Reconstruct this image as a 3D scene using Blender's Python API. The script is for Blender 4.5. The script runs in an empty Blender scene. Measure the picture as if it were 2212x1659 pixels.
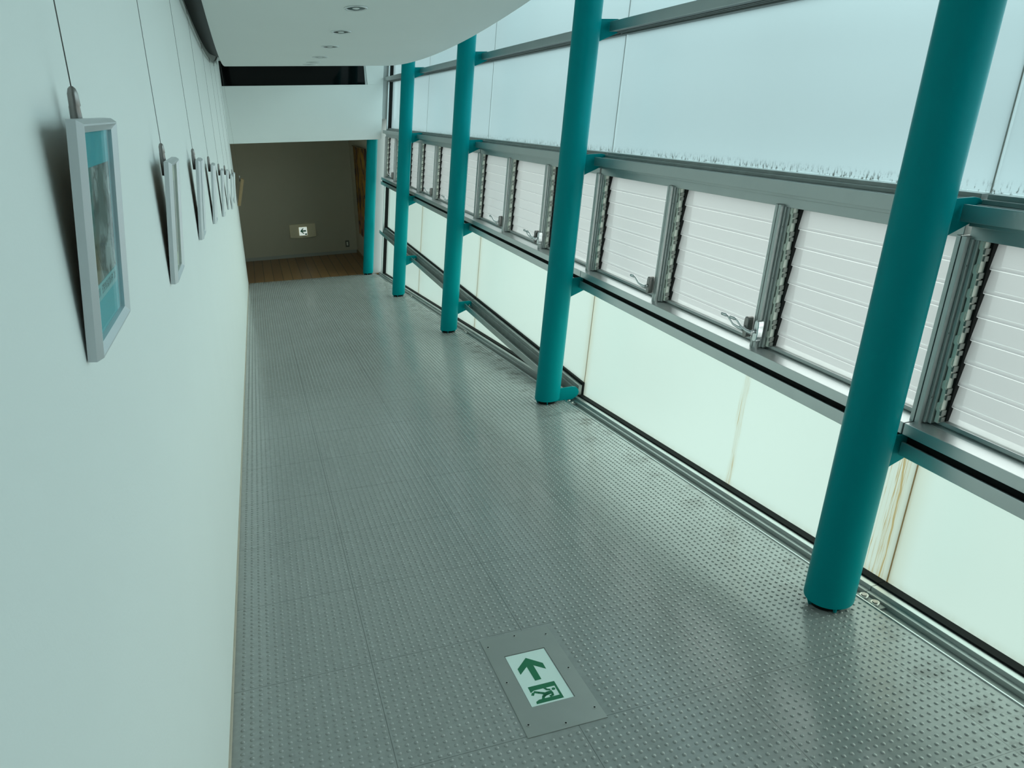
import bpy, math
import numpy as np
from mathutils import Vector, Matrix
PI = math.pi
scene = bpy.context.scene
COL = scene.collection

# ------------------------------------------------------------------ camera
EYE = 2.643                                   # eye height above the wooden floor at the foot of the ramp
cam_d = bpy.data.cameras.new('camera'); cam = bpy.data.objects.new('camera', cam_d); COL.objects.link(cam)
cam_d.sensor_width = 36.0; cam_d.lens = 36.0 * 1676.77 / 2212.0
cam_d.clip_start = 0.05; cam_d.clip_end = 200
cam.matrix_world = Matrix(((0.95029983, 0.12123507, -0.28676174, 0.0),
                           (-0.31077594, 0.31415036, -0.89706625, 0.0),
                           (-0.01866959, 0.94160055, 0.33621398, EYE),
                           (0, 0, 0, 1)))
scene.camera = cam

# ------------------------------------------------------------------ sky and exposure
world = bpy.data.worlds.new('overcast_sky'); scene.world = world; world.use_nodes = True
wn = world.node_tree; wn.nodes.clear()
w_out = wn.nodes.new('ShaderNodeOutputWorld'); w_bg = wn.nodes.new('ShaderNodeBackground')
# overcast: bright cloud overhead, a duller band at the horizon, pale ground below
w_tc = wn.nodes.new('ShaderNodeTexCoord'); w_sp = wn.nodes.new('ShaderNodeSeparateXYZ'); wn.links.new(w_tc.outputs['Generated'], w_sp.inputs[0])
w_rp = wn.nodes.new('ShaderNodeValToRGB'); w_rp.color_ramp.interpolation = 'EASE'
for k, (pos, val) in enumerate(((0.0, .34), (.44, .34), (.487, .06), (.525, .22), (.575, .72), (1.0, .60))):
    e = w_rp.color_ramp.elements[k] if k < 2 else w_rp.color_ramp.elements.new(pos)
    e.position = pos; e.color = (val * .82, val, val * .95, 1)
w_m = wn.nodes.new('ShaderNodeMath'); w_m.operation = 'MULTIPLY_ADD'; w_m.inputs[1].default_value = .5; w_m.inputs[2].default_value = .5
wn.links.new(w_sp.outputs['Z'], w_m.inputs[0]); wn.links.new(w_m.outputs[0], w_rp.inputs[0])
w_nz = wn.nodes.new('ShaderNodeTexNoise'); w_nz.inputs['Scale'].default_value = 2.2; w_nz.inputs['Detail'].default_value = 2; wn.links.new(w_tc.outputs['Generated'], w_nz.inputs['Vector'])
w_mr = wn.nodes.new('ShaderNodeMapRange'); w_mr.inputs['From Min'].default_value = .3; w_mr.inputs['From Max'].default_value = .7
w_mr.inputs['To Min'].default_value = .55; w_mr.inputs['To Max'].default_value = 1.45; wn.links.new(w_nz.outputs['Fac'], w_mr.inputs['Value'])
wn.links.new(w_rp.outputs['Color'], w_bg.inputs['Color']); wn.links.new(w_mr.outputs['Result'], w_bg.inputs['Strength'])
wn.links.new(w_bg.outputs[0], w_out.inputs[0])
# wide suns added outside the glass to brighten the left wall and the end wall
for nm, dirn, en in (('wide_sun_ahead', (1.0, .50, .38), 4.6), ('fill_sun_behind', (.72, -.75, .36), 4.5)):
    sun_d = bpy.data.lights.new(nm, 'SUN'); sun = bpy.data.objects.new(nm, sun_d); COL.objects.link(sun)
    sun_d.energy = en; sun_d.color = (0.88, 1.0, 0.95); sun_d.angle = math.radians(80)
    sun.rotation_euler = Vector(dirn).to_track_quat('Z', 'Y').to_euler(); sun.location = Vector(dirn) * 9
scene.view_settings.view_transform = 'Standard'; scene.view_settings.look = 'None'
scene.view_settings.exposure = 0.1; scene.view_settings.gamma = 1.0
scene.view_settings.use_curve_mapping = False
scene.cycles.use_denoising = True
scene.cycles.max_bounces = 10; scene.cycles.diffuse_bounces = 6; scene.cycles.glossy_bounces = 4
scene.cycles.transmission_bounces = 6; scene.cycles.transparent_max_bounces = 12
scene.cycles.sample_clamp_indirect = 6.0

# ------------------------------------------------------------------ measures
LEAN = 0.11158                                # the glass wall and its columns lean outward
M = 0.0823729                                 # slope of the ramp, about one in twelve
XA = 1.97847                                  # column axis at eye height
COLY = [1.9126 + 2.818 * i for i in range(5)] # nearest column first
RAD = 0.0857
YF = 13.26                                    # foot of the ramp
def zf(y): return EYE - 1.55 - M * y
def wx(off, z): return XA + off + LEAN * (z - EYE)
def wp(off, y, z): return (wx(off, z), y, z)
LV = {'A': 3.133, 'B': 2.350, 'C': 1.563, 'D': 0.777}   # bracket tops

# ------------------------------------------------------------------ mesh helpers
class MB:
    def __init__(s): s.v = []; s.f = []; s.mi = []; s.sm = []; s.m = 0; s.smooth = False
    def face(s, idx): s.f.append(tuple(idx)); s.mi.append(s.m); s.sm.append(s.smooth)
    def add(s, verts, faces):
        b = len(s.v); s.v.extend([tuple(p) for p in verts])
        for f in faces: s.face([b + i for i in f])
    def hexa(s, P):   # eight corners, bottom ring then top ring
        s.add(P, [(3, 2, 1, 0), (4, 5, 6, 7), (0, 1, 5, 4), (1, 2, 6, 5), (2, 3, 7, 6), (3, 0, 4, 7)])
    def box(s, x0, x1, y0, y1, z0, z1, tf=None):
        P = [(x0, y0, z0), (x1, y0, z0), (x1, y1, z0), (x0, y1, z0), (x0, y0, z1), (x1, y0, z1), (x1, y1, z1), (x0, y1, z1)]
        s.hexa([tf(*p) for p in P] if tf else P)
    def wbox(s, o0, o1, y0, y1, z0, z1): s.box(o0, o1, y0, y1, z0, z1, wp)
    def extrude(s, prof, path):     # prof: list of n points per station given by path(i)->list of 3D points
        n = len(path[0])
        b = len(s.v)
        for ring in path: s.v.extend([tuple(p) for p in ring])
        for k in range(len(path) - 1):
            for i in range(n):
                j = (i + 1) % n
                s.face((b + k * n + i, b + k * n + j, b + (k + 1) * n + j, b + (k + 1) * n + i))
        sm = s.smooth; s.smooth = False
        s.face([b + i for i in range(n)][::-1]); s.face([b + (len(path) - 1) * n + i for i in range(n)])
        s.smooth = sm
    def tube(s, pts, r, n=10, smooth=True):
        pts = [Vector(p) for p in pts]; rs = r if isinstance(r, (list, tuple)) else [r] * len(pts)
        rings = []; up = None
        for i, p in enumerate(pts):
            d = (pts[min(i + 1, len(pts) - 1)] - pts[max(i - 1, 0)]).normalized()
            if up is None:
                up = Vector((0, 0, 1)) if abs(d.z) < .9 else Vector((1, 0, 0))
            a = d.cross(up).normalized(); b = d.cross(a).normalized(); up = -b if b.dot(up) < 0 else b
            b = up; a = d.cross(b).normalized()
            rings.append([p + (a * math.cos(t) + b * math.sin(t)) * rs[i] for t in [2 * PI * k / n for k in range(n)]])
        o = s.smooth; s.smooth = smooth; s.extrude(None, rings); s.smooth = o
    def poly(s, pts, h0, h1, tf):   # prism over a flat outline
        n = len(pts); V = [tf(a, b, h0) for a, b in pts] + [tf(a, b, h1) for a, b in pts]
        s.add(V, [tuple(range(n))[::-1], tuple(range(n, 2 * n))] + [(i, (i + 1) % n, n + (i + 1) % n, n + i) for i in range(n)])
    def build(s, name, mats, parent=None, bevel=0, fix=True):
        me = bpy.data.meshes.new(name); me.from_pydata(s.v, [], s.f); me.validate()
        for m_ in (mats if isinstance(mats, (list, tuple)) else [mats]): me.materials.append(m_)
        if len(me.polygons) == len(s.mi):
            me.polygons.foreach_set('material_index', s.mi); me.polygons.foreach_set('use_smooth', s.sm)
        if fix:
            import bmesh
            bm = bmesh.new(); bm.from_mesh(me); bmesh.ops.recalc_face_normals(bm, faces=bm.faces); bm.to_mesh(me); bm.free()
        me.update()
        o = bpy.data.objects.new(name, me); COL.objects.link(o)
        if bevel:
            b = o.modifiers.new('edge', 'BEVEL'); b.width = bevel; b.segments = 2; b.limit_method = 'ANGLE'; b.angle_limit = math.radians(40)
        if parent: o.parent = parent
        return o

def tag(o, label=None, cat=None, group=None, kind=None):
    if label: o['label'] = label
    if cat: o['category'] = cat
    if group: o['group'] = group
    if kind: o['kind'] = kind
    return o
def empty(name, loc=(0, 0, 0)):
    o = bpy.data.objects.new(name, None); o.location = loc; o.empty_display_size = .05; COL.objects.link(o); return o
def rooted(o, loc):                # mesh in place, origin moved to loc
    o.data.transform(Matrix.Translation(-Vector(loc))); o.location = loc; return o
def hang(child, root):             # child mesh was written in world coordinates, root has only a location
    child.data.transform(Matrix.Translation(-Vector(root.location))); child.parent = root; return child

# ------------------------------------------------------------------ materials
def mat(name):
    m = bpy.data.materials.new(name); m.use_nodes = True; nt = m.node_tree; nt.nodes.clear()
    return m, nt, nt.nodes.new('ShaderNodeOutputMaterial')
def pbr(name, col, rough=.5, metal=0., spec=.5, noise=0., scale=8., coat=0., bump=0., bscale=60.):
    m, nt, out = mat(name); b = nt.nodes.new('ShaderNodeBsdfPrincipled')
    b.inputs['Base Color'].default_value = (*col, 1); b.inputs['Roughness'].default_value = rough
    b.inputs['Metallic'].default_value = metal; b.inputs['Specular IOR Level'].default_value = spec
    b.inputs['Coat Weight'].default_value = coat
    tc = nt.nodes.new('ShaderNodeTexCoord')
    if noise:
        n = nt.nodes.new('ShaderNodeTexNoise'); n.inputs['Scale'].default_value = scale; n.inputs['Detail'].default_value = 5
        nt.links.new(tc.outputs['Object'], n.inputs['Vector'])
        mx = nt.nodes.new('ShaderNodeMix'); mx.data_type = 'RGBA'
        mx.inputs['A'].default_value = (*[c * (1 - noise) for c in col], 1); mx.inputs['B'].default_value = (*[min(1, c * (1 + noise)) for c in col], 1)
        nt.links.new(n.outputs['Fac'], mx.inputs['Factor']); nt.links.new(mx.outputs['Result'], b.inputs['Base Color'])
    if bump:
        n2 = nt.nodes.new('ShaderNodeTexNoise'); n2.inputs['Scale'].default_value = bscale; n2.inputs['Detail'].default_value = 3
        nt.links.new(tc.outputs['Object'], n2.inputs['Vector'])
        bp = nt.nodes.new('ShaderNodeBump'); bp.inputs['Strength'].default_value = bump; bp.inputs['Distance'].default_value = .002
        nt.links.new(n2.outputs['Fac'], bp.inputs['Height']); nt.links.new(bp.outputs['Normal'], b.inputs['Normal'])
    nt.links.new(b.outputs[0], out.inputs[0]); return m
class NG:                            # small helper for math on nodes
    def __init__(s, nt): s.nt = nt
    def set(s, sock, v):
        if hasattr(v, 'is_output') or isinstance(v, bpy.types.NodeSocket): s.nt.links.new(v, sock)
        else: sock.default_value = v
    def m(s, op, a, b=0., c=None):
        n = s.nt.nodes.new('ShaderNodeMath'); n.operation = op; s.set(n.inputs[0], a); s.set(n.inputs[1], b)
        if c is not None: s.set(n.inputs[2], c)
        return n.outputs[0]
    def mr(s, v, a, b, c=0., d=1., smooth=True):
        n = s.nt.nodes.new('ShaderNodeMapRange'); n.interpolation_type = 'SMOOTHSTEP' if smooth else 'LINEAR'
        s.set(n.inputs['Value'], v); n.inputs['From Min'].default_value = a; n.inputs['From Max'].default_value = b
        n.inputs['To Min'].default_value = c; n.inputs['To Max'].default_value = d; return n.outputs['Result']
    def mix(s, f, a, b):
        n = s.nt.nodes.new('ShaderNodeMix'); n.data_type = 'RGBA'; s.set(n.inputs['Factor'], f)
        s.set(n.inputs['A'], a if not isinstance(a, tuple) else (*a, 1)); s.set(n.inputs['B'], b if not isinstance(b, tuple) else (*b, 1))
        return n.outputs['Result']
    def noise(s, vec, scale, detail=4, rough=.5):
        n = s.nt.nodes.new('ShaderNodeTexNoise'); n.inputs['Scale'].default_value = scale; n.inputs['Detail'].default_value = detail
        n.inputs['Roughness'].default_value = rough; s.nt.links.new(vec, n.inputs['Vector']); return n.outputs['Fac']
    def schlick(s):                  # mirror share of a glass surface, the same from both sides
        n = s.nt.nodes.new('ShaderNodeLayerWeight'); n.inputs['Blend'].default_value = .5
        return s.m('ADD', s.m('MULTIPLY', s.m('POWER', n.outputs['Facing'], 5.), .96), .04)
    def scl(s, vec, v):
        n = s.nt.nodes.new('ShaderNodeMapping'); n.inputs['Scale'].default_value = v; s.nt.links.new(vec, n.inputs['Vector']); return n.outputs[0]

def coords(nt):
    tc = nt.nodes.new('ShaderNodeTexCoord'); sp = nt.nodes.new('ShaderNodeSeparateXYZ')
    nt.links.new(tc.outputs['Object'], sp.inputs[0]); return tc.outputs['Object'], sp.outputs

def frosted(name, trans, refl, rust=0., mould=0., straight=.6):
    """milky glass: lets daylight through scattered, a soft sheen on its inner face; grime of its own"""
    m, nt, out = mat(name); g = NG(nt); vec, (x, y, z) = coords(nt)
    n1 = g.noise(vec, .55, 2)
    c = g.mix(n1, tuple(t * .93 for t in trans), tuple(min(1, t * 1.07) for t in trans))
    c2 = refl
    if rust:
        tri = g.m('ABSOLUTE', g.m('SUBTRACT', g.m('FRACT', g.m('ADD', g.m('DIVIDE', g.m('SUBTRACT', y, 1.931), 2.818), 10.5)), .5))
        d = g.m('MULTIPLY', tri, 2.818)                       # distance from the nearest joint
        halo = g.m('MULTIPLY', g.mr(d, .10, .0), .22)
        near = g.m('MULTIPLY', g.mr(y, 1.95, 1.97), g.mr(y, 2.16, 2.04))       # run marks by the nearest joint
        wob = g.noise(g.scl(vec, (1, 1, .5)), 9, 2)
        st = g.noise(g.scl(vec, (0, 70, 1.2)), 1.0, 3, .65)
        line = g.mr(g.m('ABSOLUTE', g.m('SUBTRACT', st, .52)), .03, .0)
        runs = g.m('MULTIPLY', near, g.m('ADD', g.m('MULTIPLY', line, 1.0), .14))
        yy = g.m('ADD', y, g.m('MULTIPLY', g.m('SUBTRACT', wob, .5), .05))
        one = g.m('MULTIPLY', g.mr(g.m('ABSOLUTE', g.m('SUBTRACT', yy, 2.965)), .035, .0), .8)
        core = g.m('MULTIPLY', g.mr(g.m('ABSOLUTE', g.m('SUBTRACT', g.m('SUBTRACT', yy, g.m('MULTIPLY', g.m('SUBTRACT', z, 1.0), .05)), 1.965)), .0045, .001), .9)
        f = g.m('MINIMUM', g.m('ADD', g.m('ADD', halo, runs), g.m('ADD', g.m('MULTIPLY', one, g.m('ADD', g.m('MULTIPLY', line, 1.1), .22)), core)), .9)
        f = g.m('MULTIPLY', f, rust)
        foot = g.m('ADD', g.m('SUBTRACT', z, 1.073), g.m('MULTIPLY', y, .0823729))       # height above the foot of the glass: splashed dirt
        c = g.mix(g.m('MULTIPLY', g.mr(foot, .075, .0), g.mr(g.noise(g.scl(vec, (1, 1, .4)), 40, 4), .25, .75, .15, .7)), c, (trans[0] * .62, trans[1] * .52, trans[2] * .42))
        c = g.mix(f, c, (trans[0] * .66, trans[1] * .40, trans[2] * .13))
    if mould:
        sp = g.noise(g.scl(vec, (1, 1, .35)), 95, 3, .7)
        edge = g.mr(z, 2.405, 2.352)
        f = g.m('MULTIPLY', g.mr(sp, .52, .6), edge)
        c = g.mix(f, c, (.05, .06, .05))
    tr = nt.nodes.new('ShaderNodeBsdfTranslucent'); nt.links.new(c, tr.inputs[0])
    df = nt.nodes.new('ShaderNodeBsdfDiffuse'); df.inputs[0].default_value = (*c2, 1)
    ad = nt.nodes.new('ShaderNodeAddShader'); nt.links.new(tr.outputs[0], ad.inputs[0]); nt.links.new(df.outputs[0], ad.inputs[1])
    gl = nt.nodes.new('ShaderNodeBsdfGlossy'); gl.inputs['Roughness'].default_value = .38; gl.inputs[0].default_value = (1, 1, 1, 1)
    tp = nt.nodes.new('ShaderNodeBsdfTransparent'); nt.links.new(c, tp.inputs[0]) ; thr = nt.nodes.new('ShaderNodeMixShader')
    thr.inputs[0].default_value = straight; nt.links.new(ad.outputs[0], thr.inputs[1]); nt.links.new(tp.outputs[0], thr.inputs[2])
    mx = nt.nodes.new('ShaderNodeMixShader'); nt.links.new(g.m('ADD', g.m('MULTIPLY', g.schlick(), .75), .06), mx.inputs[0])
    nt.links.new(thr.outputs[0], mx.inputs[1]); nt.links.new(gl.outputs[0], mx.inputs[2])
    nt.links.new(mx.outputs[0], out.inputs[0]); return m
def clear(name, tint=(1, 1, 1), gloss=1.0):
    m, nt, out = mat(name); t = nt.nodes.new('ShaderNodeBsdfTransparent'); t.inputs[0].default_value = (*tint, 1)
    gl = nt.nodes.new('ShaderNodeBsdfGlossy'); gl.inputs['Roughness'].default_value = .03
    mx = nt.nodes.new('ShaderNodeMixShader'); g = NG(nt)
    nt.links.new(g.m('MULTIPLY', g.schlick(), gloss), mx.inputs[0]); nt.links.new(t.outputs[0], mx.inputs[1]); nt.links.new(gl.outputs[0], mx.inputs[2])
    nt.links.new(mx.outputs[0], out.inputs[0]); return m

M_WALL = pbr('white_wall_paint', (.80, .82, .80), .55, spec=.35, noise=.015, scale=3, bump=.15, bscale=160)
M_PIER = pbr('light_grey_pier_paint', (.44, .46, .45), .55, spec=.3, noise=.04, scale=5)
M_CEIL = pbr('white_ceiling_paint', (.78, .80, .78), .6, spec=.3, noise=.012, scale=2)
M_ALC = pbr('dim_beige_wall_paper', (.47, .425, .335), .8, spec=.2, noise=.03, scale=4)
M_TEAL = pbr('teal_paint', (.0001, .25, .268), .36, spec=.05, noise=.03, scale=5)
M_ALU = pbr('anodised_aluminium', (.48, .50, .49), .38, metal=.85, noise=.06, scale=6)
M_ALUL = pbr('bright_aluminium', (.66, .68, .68), .34, metal=.85, noise=.04, scale=6)
M_ALUD = pbr('dirty_aluminium', (.30, .32, .31), .5, metal=.6, noise=.25, scale=14)
M_GREY = pbr('shaded_grey_bead', (.13, .14, .135), .6, noise=.2, scale=14)  # upper rail bead and web, underside shade painted in as darker grey
M_DARK = pbr('black_rubber', (.013, .014, .0135), .75, spec=.08)
M_STEEL = pbr('brushed_steel', (.42, .43, .41), .42, metal=.8, noise=.08, scale=10)
M_CHROME = pbr('polished_zinc', (.72, .73, .74), .2, metal=1.)
M_GUN = pbr('dull_nickel', (.30, .28, .27), .35, metal=.9)
M_FRAME = pbr('silver_frame_lacquer', (.62, .64, .66), .35, metal=.35, noise=.03, scale=9)
M_VOID = pbr('slot_shade_charcoal', (.022, .023, .023), .6)  # near black, stands in for the shade inside the ceiling slot
M_GREEN = pbr('exit_green', (.0, .17, .07), .5)
M_SIGNW = pbr('sign_white', (.80, .95, .90), .3)
M_LIT = pbr('lit_sign_white', (.8, .85, .82), .4)
_b = [n for n in M_LIT.node_tree.nodes if n.type == 'BSDF_PRINCIPLED'][0]; _b.inputs['Emission Color'].default_value = (.86, 1, .92, 1); _b.inputs['Emission Strength'].default_value = .48
M_BEIGE = pbr('beige_plastic', (.78, .67, .47), .45)
M_SOCK = pbr('dark_socket_plate', (.10, .095, .08), .4)
M_BROWN = pbr('brown_wood', (.22, .13, .05), .5, noise=.2, scale=20)
M_SKIRT2 = pbr('beige_edging', (.50, .44, .36), .7, noise=.2, scale=12)
M_SKIRT = pbr('grey_vinyl_skirting', (.35, .34, .31), .6)
M_BOLT = pbr('bolt_steel', (.5, .5, .48), .35, metal=.9)
M_TAB = pbr('dull_tab_metal', (.20, .21, .19), .5, metal=.3)
M_CLIP = pbr('pale_clip_metal', (.70, .72, .64), .4, metal=.1)
M_UP = frosted('frosted_glass_upper', (.475, .60, .65), (.16, .17, .17), mould=1.)
M_LOW = frosted('frosted_glass_lower', (.61, .705, .66), (.14, .14, .14), rust=1.)
M_LOUV = frosted('frosted_louvre_glass', (.57, .565, .57), (.14, .15, .15))
M_RUSTJ = frosted('stained_sealant', (.34, .27, .15), (.12, .10, .06), straight=.4)
M_SEAL = frosted('grey_sealant', (.22, .25, .24), (.10, .11, .10), straight=.4)
M_CLEAR = clear('clear_glass_layer')
M_EDGE = frosted('cut_glass_edge', (.95, .97, .96), (.04, .05, .05), straight=.3)
M_EDGED = pbr('green_glass_edge', (.12, .22, .19), .3)
M_PGLASS = clear('picture_glass', (.98, 1, 1), .55)
M_BLACKG = pbr('black_window_glass', (.002, .0025, .0025), .05, spec=.18)

def floor_material():
    m, nt, out = mat('studded_grey_rubber'); g = NG(nt); vec, (x, y, z) = coords(nt)
    base = g.mix(g.noise(vec, 1.3, 5), (.29, .305, .295), (.345, .36, .35))
    fine = g.noise(vec, 45, 4, .6)
    base = g.mix(g.mr(fine, .35, .75), base, (.36, .375, .365))
    # scuffs and worn tracks along the ramp
    sc = g.noise(g.scl(vec, (14, .7, 1)), 2.2, 4, .6)
    base = g.mix(g.m('MULTIPLY', g.mr(sc, .60, .78), .35), base, (.46, .48, .47))
    # grime by the glass wall
    dn = g.noise(vec, 6, 6, .7)
    edge = g.mr(x, 1.50, 1.95)
    base = g.mix(g.m('MULTIPLY', g.m('MULTIPLY', g.mr(dn, .48, .66), edge), .75), base, (.05, .045, .035))
    # joints between the tiles
    fx = g.m('ABSOLUTE', g.m('SUBTRACT', g.m('FRACT', g.m('ADD', g.m('DIVIDE', g.m('SUBTRACT', x, .184), .5225), 10.5)), .5))
    fy = g.m('ABSOLUTE', g.m('SUBTRACT', g.m('FRACT', g.m('ADD', g.m('DIVIDE', g.m('SUBTRACT', y, 1.650), .5155), 10.5)), .5))
    j = g.m('MAXIMUM', g.m('LESS_THAN', g.m('MULTIPLY', fx, .5225), .0011), g.m('LESS_THAN', g.m('MULTIPLY', fy, .5155), .0011))
    base = g.mix(g.m('MULTIPLY', j, .6), base, (.035, .038, .036))
    b = nt.nodes.new('ShaderNodeBsdfPrincipled'); nt.links.new(base, b.inputs['Base Color'])
    r = g.mr(g.noise(g.scl(vec, (1.6, .8, 1)), 2.0, 5, .6), .3, .7, .13, .25)
    nt.links.new(g.m('ADD', r, g.m('MULTIPLY', edge, .08)), b.inputs['Roughness']); b.inputs['Specular IOR Level'].default_value = .6
    bp = nt.nodes.new('ShaderNodeBump'); bp.inputs['Strength'].default_value = .05; bp.inputs['Distance'].default_value = .002
    nt.links.new(g.noise(vec, 120, 3), bp.inputs['Height']); nt.links.new(bp.outputs[0], b.inputs['Normal'])
    nt.links.new(b.outputs[0], out.inputs[0]); return m
M_FLOOR = floor_material()

def wood_material():
    m, nt, out = mat('brown_wood_boards'); g = NG(nt); vec, (x, y, z) = coords(nt)
    k = g.m('FLOOR', g.m('DIVIDE', x, .152))
    wn_ = nt.nodes.new('ShaderNodeTexWhiteNoise'); wn_.noise_dimensions = '1D'; nt.links.new(k, wn_.inputs['W'])
    grain = g.noise(g.scl(vec, (40, 2.5, 1)), 1.5, 4)
    c = g.mix(wn_.outputs['Value'], (.26, .125, .045), (.34, .175, .065)); c = g.mix(g.m('MULTIPLY', grain, .35), c, (.16, .085, .035))
    f = g.m('ABSOLUTE', g.m('SUBTRACT', g.m('FRACT', g.m('DIVIDE', x, .152)), .5))
    c = g.mix(g.m('GREATER_THAN', f, .468), c, (.02, .012, .006))
    b = nt.nodes.new('ShaderNodeBsdfPrincipled'); nt.links.new(c, b.inputs['Base Color']); b.inputs['Roughness'].default_value = .35
    nt.links.new(b.outputs[0], out.inputs[0]); return m
M_WOOD = wood_material()

# ------------------------------------------------------------------ room shell
YB = -3.8                                      # wall behind the viewpoint
XL = -.255                                     # face of the long left wall
ZT = 4.30
ZC0, CC, CY = .431 + EYE, .0136, 7.872         # the hung ceiling sags along the corridor
def zc(y): return ZC0 + CC * (y - CY) ** 2

def build_floor():
    nx, ny = 16, 80
    xs0 = XL
    V = []; F = []
    ys = np.linspace(YB, YF, ny + 1)
    for yv in ys:
        zv = zf(yv); xr = wx(.128, zv)
        V += [(xs0, yv, zv), (xr, yv, zv)]
    for i in range(ny): F.append((2 * i, 2 * i + 1, 2 * i + 3, 2 * i + 2))
    nb = len(V)
    # a slab below
    V += [(xs0, YB, zf(YB) - .15), (2.2, YB, zf(YB) - .15), (wx(.128, 0), YF, -.15), (xs0, YF, -.15)]
    px, py = .5225 / 20, .5155 / 20
    cols = [.184 + (k + .5) * px for k in range(-17, 70)]
    rows = [1.650 + (k + .5) * py for k in range(-24, 451)]
    X, Yg = np.meshgrid(cols, rows); X = X.ravel(); Yg = Yg.ravel()
    Zg = EYE - 1.55 - M * Yg
    keep = (X > XL + .012) & (X < wx(0, 0) + LEAN * (Zg) + .128 - .012) & (Yg < YF - .02)
    keep &= ~((X > .5515 - .008) & (X < .7975 + .008) & (Yg > 1.640 - .008) & (Yg < 2.152 + .008))
    for cy in COLY:
        zb = zf(cy); cx_ = wx(0, zb); keep &= ((X - cx_) ** 2 + (Yg - cy) ** 2) > .066 ** 2
    X, Yg, Zg = X[keep], Yg[keep], Zg[keep]; n = len(X); S = 8
    t = np.arange(S) * 2 * np.pi / S
    lo = np.stack([X[:, None] + .0066 * np.cos(t), Yg[:, None] + .0066 * np.sin(t), Zg[:, None] - M * .0066 * np.sin(t) - .0004], -1)
    hi = np.stack([X[:, None] + .0056 * np.cos(t), Yg[:, None] + .0056 * np.sin(t), Zg[:, None] - M * .0056 * np.sin(t) + .0020], -1)
    sv = np.concatenate([lo, hi], 1).reshape(-1, 3)
    allv = np.concatenate([np.array(V), sv]); off = len(V)
    base = off + np.arange(n)[:, None] * 2 * S
    quads = []
    for k in range(S):
        k2 = (k + 1) % S; quads.append(np.stack([base[:, 0] + k, base[:, 0] + k2, base[:, 0] + S + k2, base[:, 0] + S + k], 1))
    Q = np.concatenate(quads); T = base + S + np.arange(S)[None, :]
    F += [(nb, nb + 3, nb + 2, nb + 1), (0, nb, nb + 1, 1), (nb, 0, 2 * ny, nb + 3), (2 * ny, 2 * ny + 1, nb + 2, nb + 3)]
    F += [(1, nb + 1, nb + 2, 2 * ny + 1)]
    loops = np.concatenate([np.concatenate([np.array(f) for f in F]), Q.ravel(), T.ravel()]).astype(np.int32)
    sizes = np.concatenate([[len(f) for f in F], np.full(len(Q), 4), np.full(n, S)]).astype(np.int32)
    starts = np.concatenate([[0], np.cumsum(sizes)[:-1]]).astype(np.int32)
    me = bpy.data.meshes.new('floor'); me.vertices.add(len(allv)); me.vertices.foreach_set('co', allv.astype(np.float32).ravel())
    me.loops.add(len(loops)); me.loops.foreach_set('vertex_index', loops); me.polygons.add(len(sizes))
    me.polygons.foreach_set('loop_start', starts); me.polygons.foreach_set('loop_total', sizes)
    me.update(calc_edges=True); me.materials.append(M_FLOOR)
    o = bpy.data.objects.new('floor', me); COL.objects.link(o)
    return tag(o, 'grey studded rubber floor sloping down the corridor', 'floor', kind='structure')
build_floor()

def struct(o, label, cat): return tag(o, label, cat, kind='structure')
m = MB(); m.box(XL - .6, 1.95, YF, 15.6, -.15, 0.0)
struct(m.build('floor_alcove', M_WOOD), 'brown boarded floor at the foot of the ramp', 'floor')
m = MB(); m.box(XL - .25, XL, YB, YF, -.15, ZT)
struct(m.build('wall_left', M_WALL), 'long white wall hung with framed pictures', 'wall')
m = MB(); m.box(XL - .25, 2.9, YB - .2, YB, -.2, ZT)
struct(m.build('wall_behind', M_WALL), 'white wall behind the viewpoint', 'wall')
m = MB(); m.box(XL - .3, 3.2, YB - .2, YF + .3, ZT, ZT + .15)
struct(m.build('ceiling_upper', M_CEIL), 'white roof lining above the hung ceiling', 'ceiling')

# hung ceiling: curved white soffit with rounded long edges
m = MB(); m.smooth = True
XE, XF = 1.65, -.139
rings = []
for yv in np.linspace(YB + .02, 13.04, 90):
    z0 = zc(yv); T = .07; r = .012
    ring = [(XF + r, z0), (XE - r, z0)]
    ring += [(XE - r + r * math.sin(a), z0 + r - r * math.cos(a)) for a in (PI / 6, PI / 3, PI / 2)]
    ring += [(XE, z0 + T), (XF, z0 + T)]
    ring += [(XF + r - r * math.cos(a), z0 + r - r * math.sin(a)) for a in (0, PI / 6, PI / 3)]
    rings.append([(a, yv, b) for a, b in ring])
m.extrude(None, rings)
o = m.build('ceiling', M_CEIL); o.data.set_sharp_from_angle(angle=math.radians(35))
struct(o, 'white curved ceiling panel with a round outer edge', 'ceiling')
# strip closing the slot by the ceiling panel, painted dark for its shaded void
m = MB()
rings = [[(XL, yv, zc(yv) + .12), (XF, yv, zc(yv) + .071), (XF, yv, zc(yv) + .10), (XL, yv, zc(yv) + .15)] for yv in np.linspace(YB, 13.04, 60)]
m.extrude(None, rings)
struct(m.build('trim_1', M_VOID), 'dark strip for the shaded slot between the left wall and the ceiling panel', 'trim')

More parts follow.
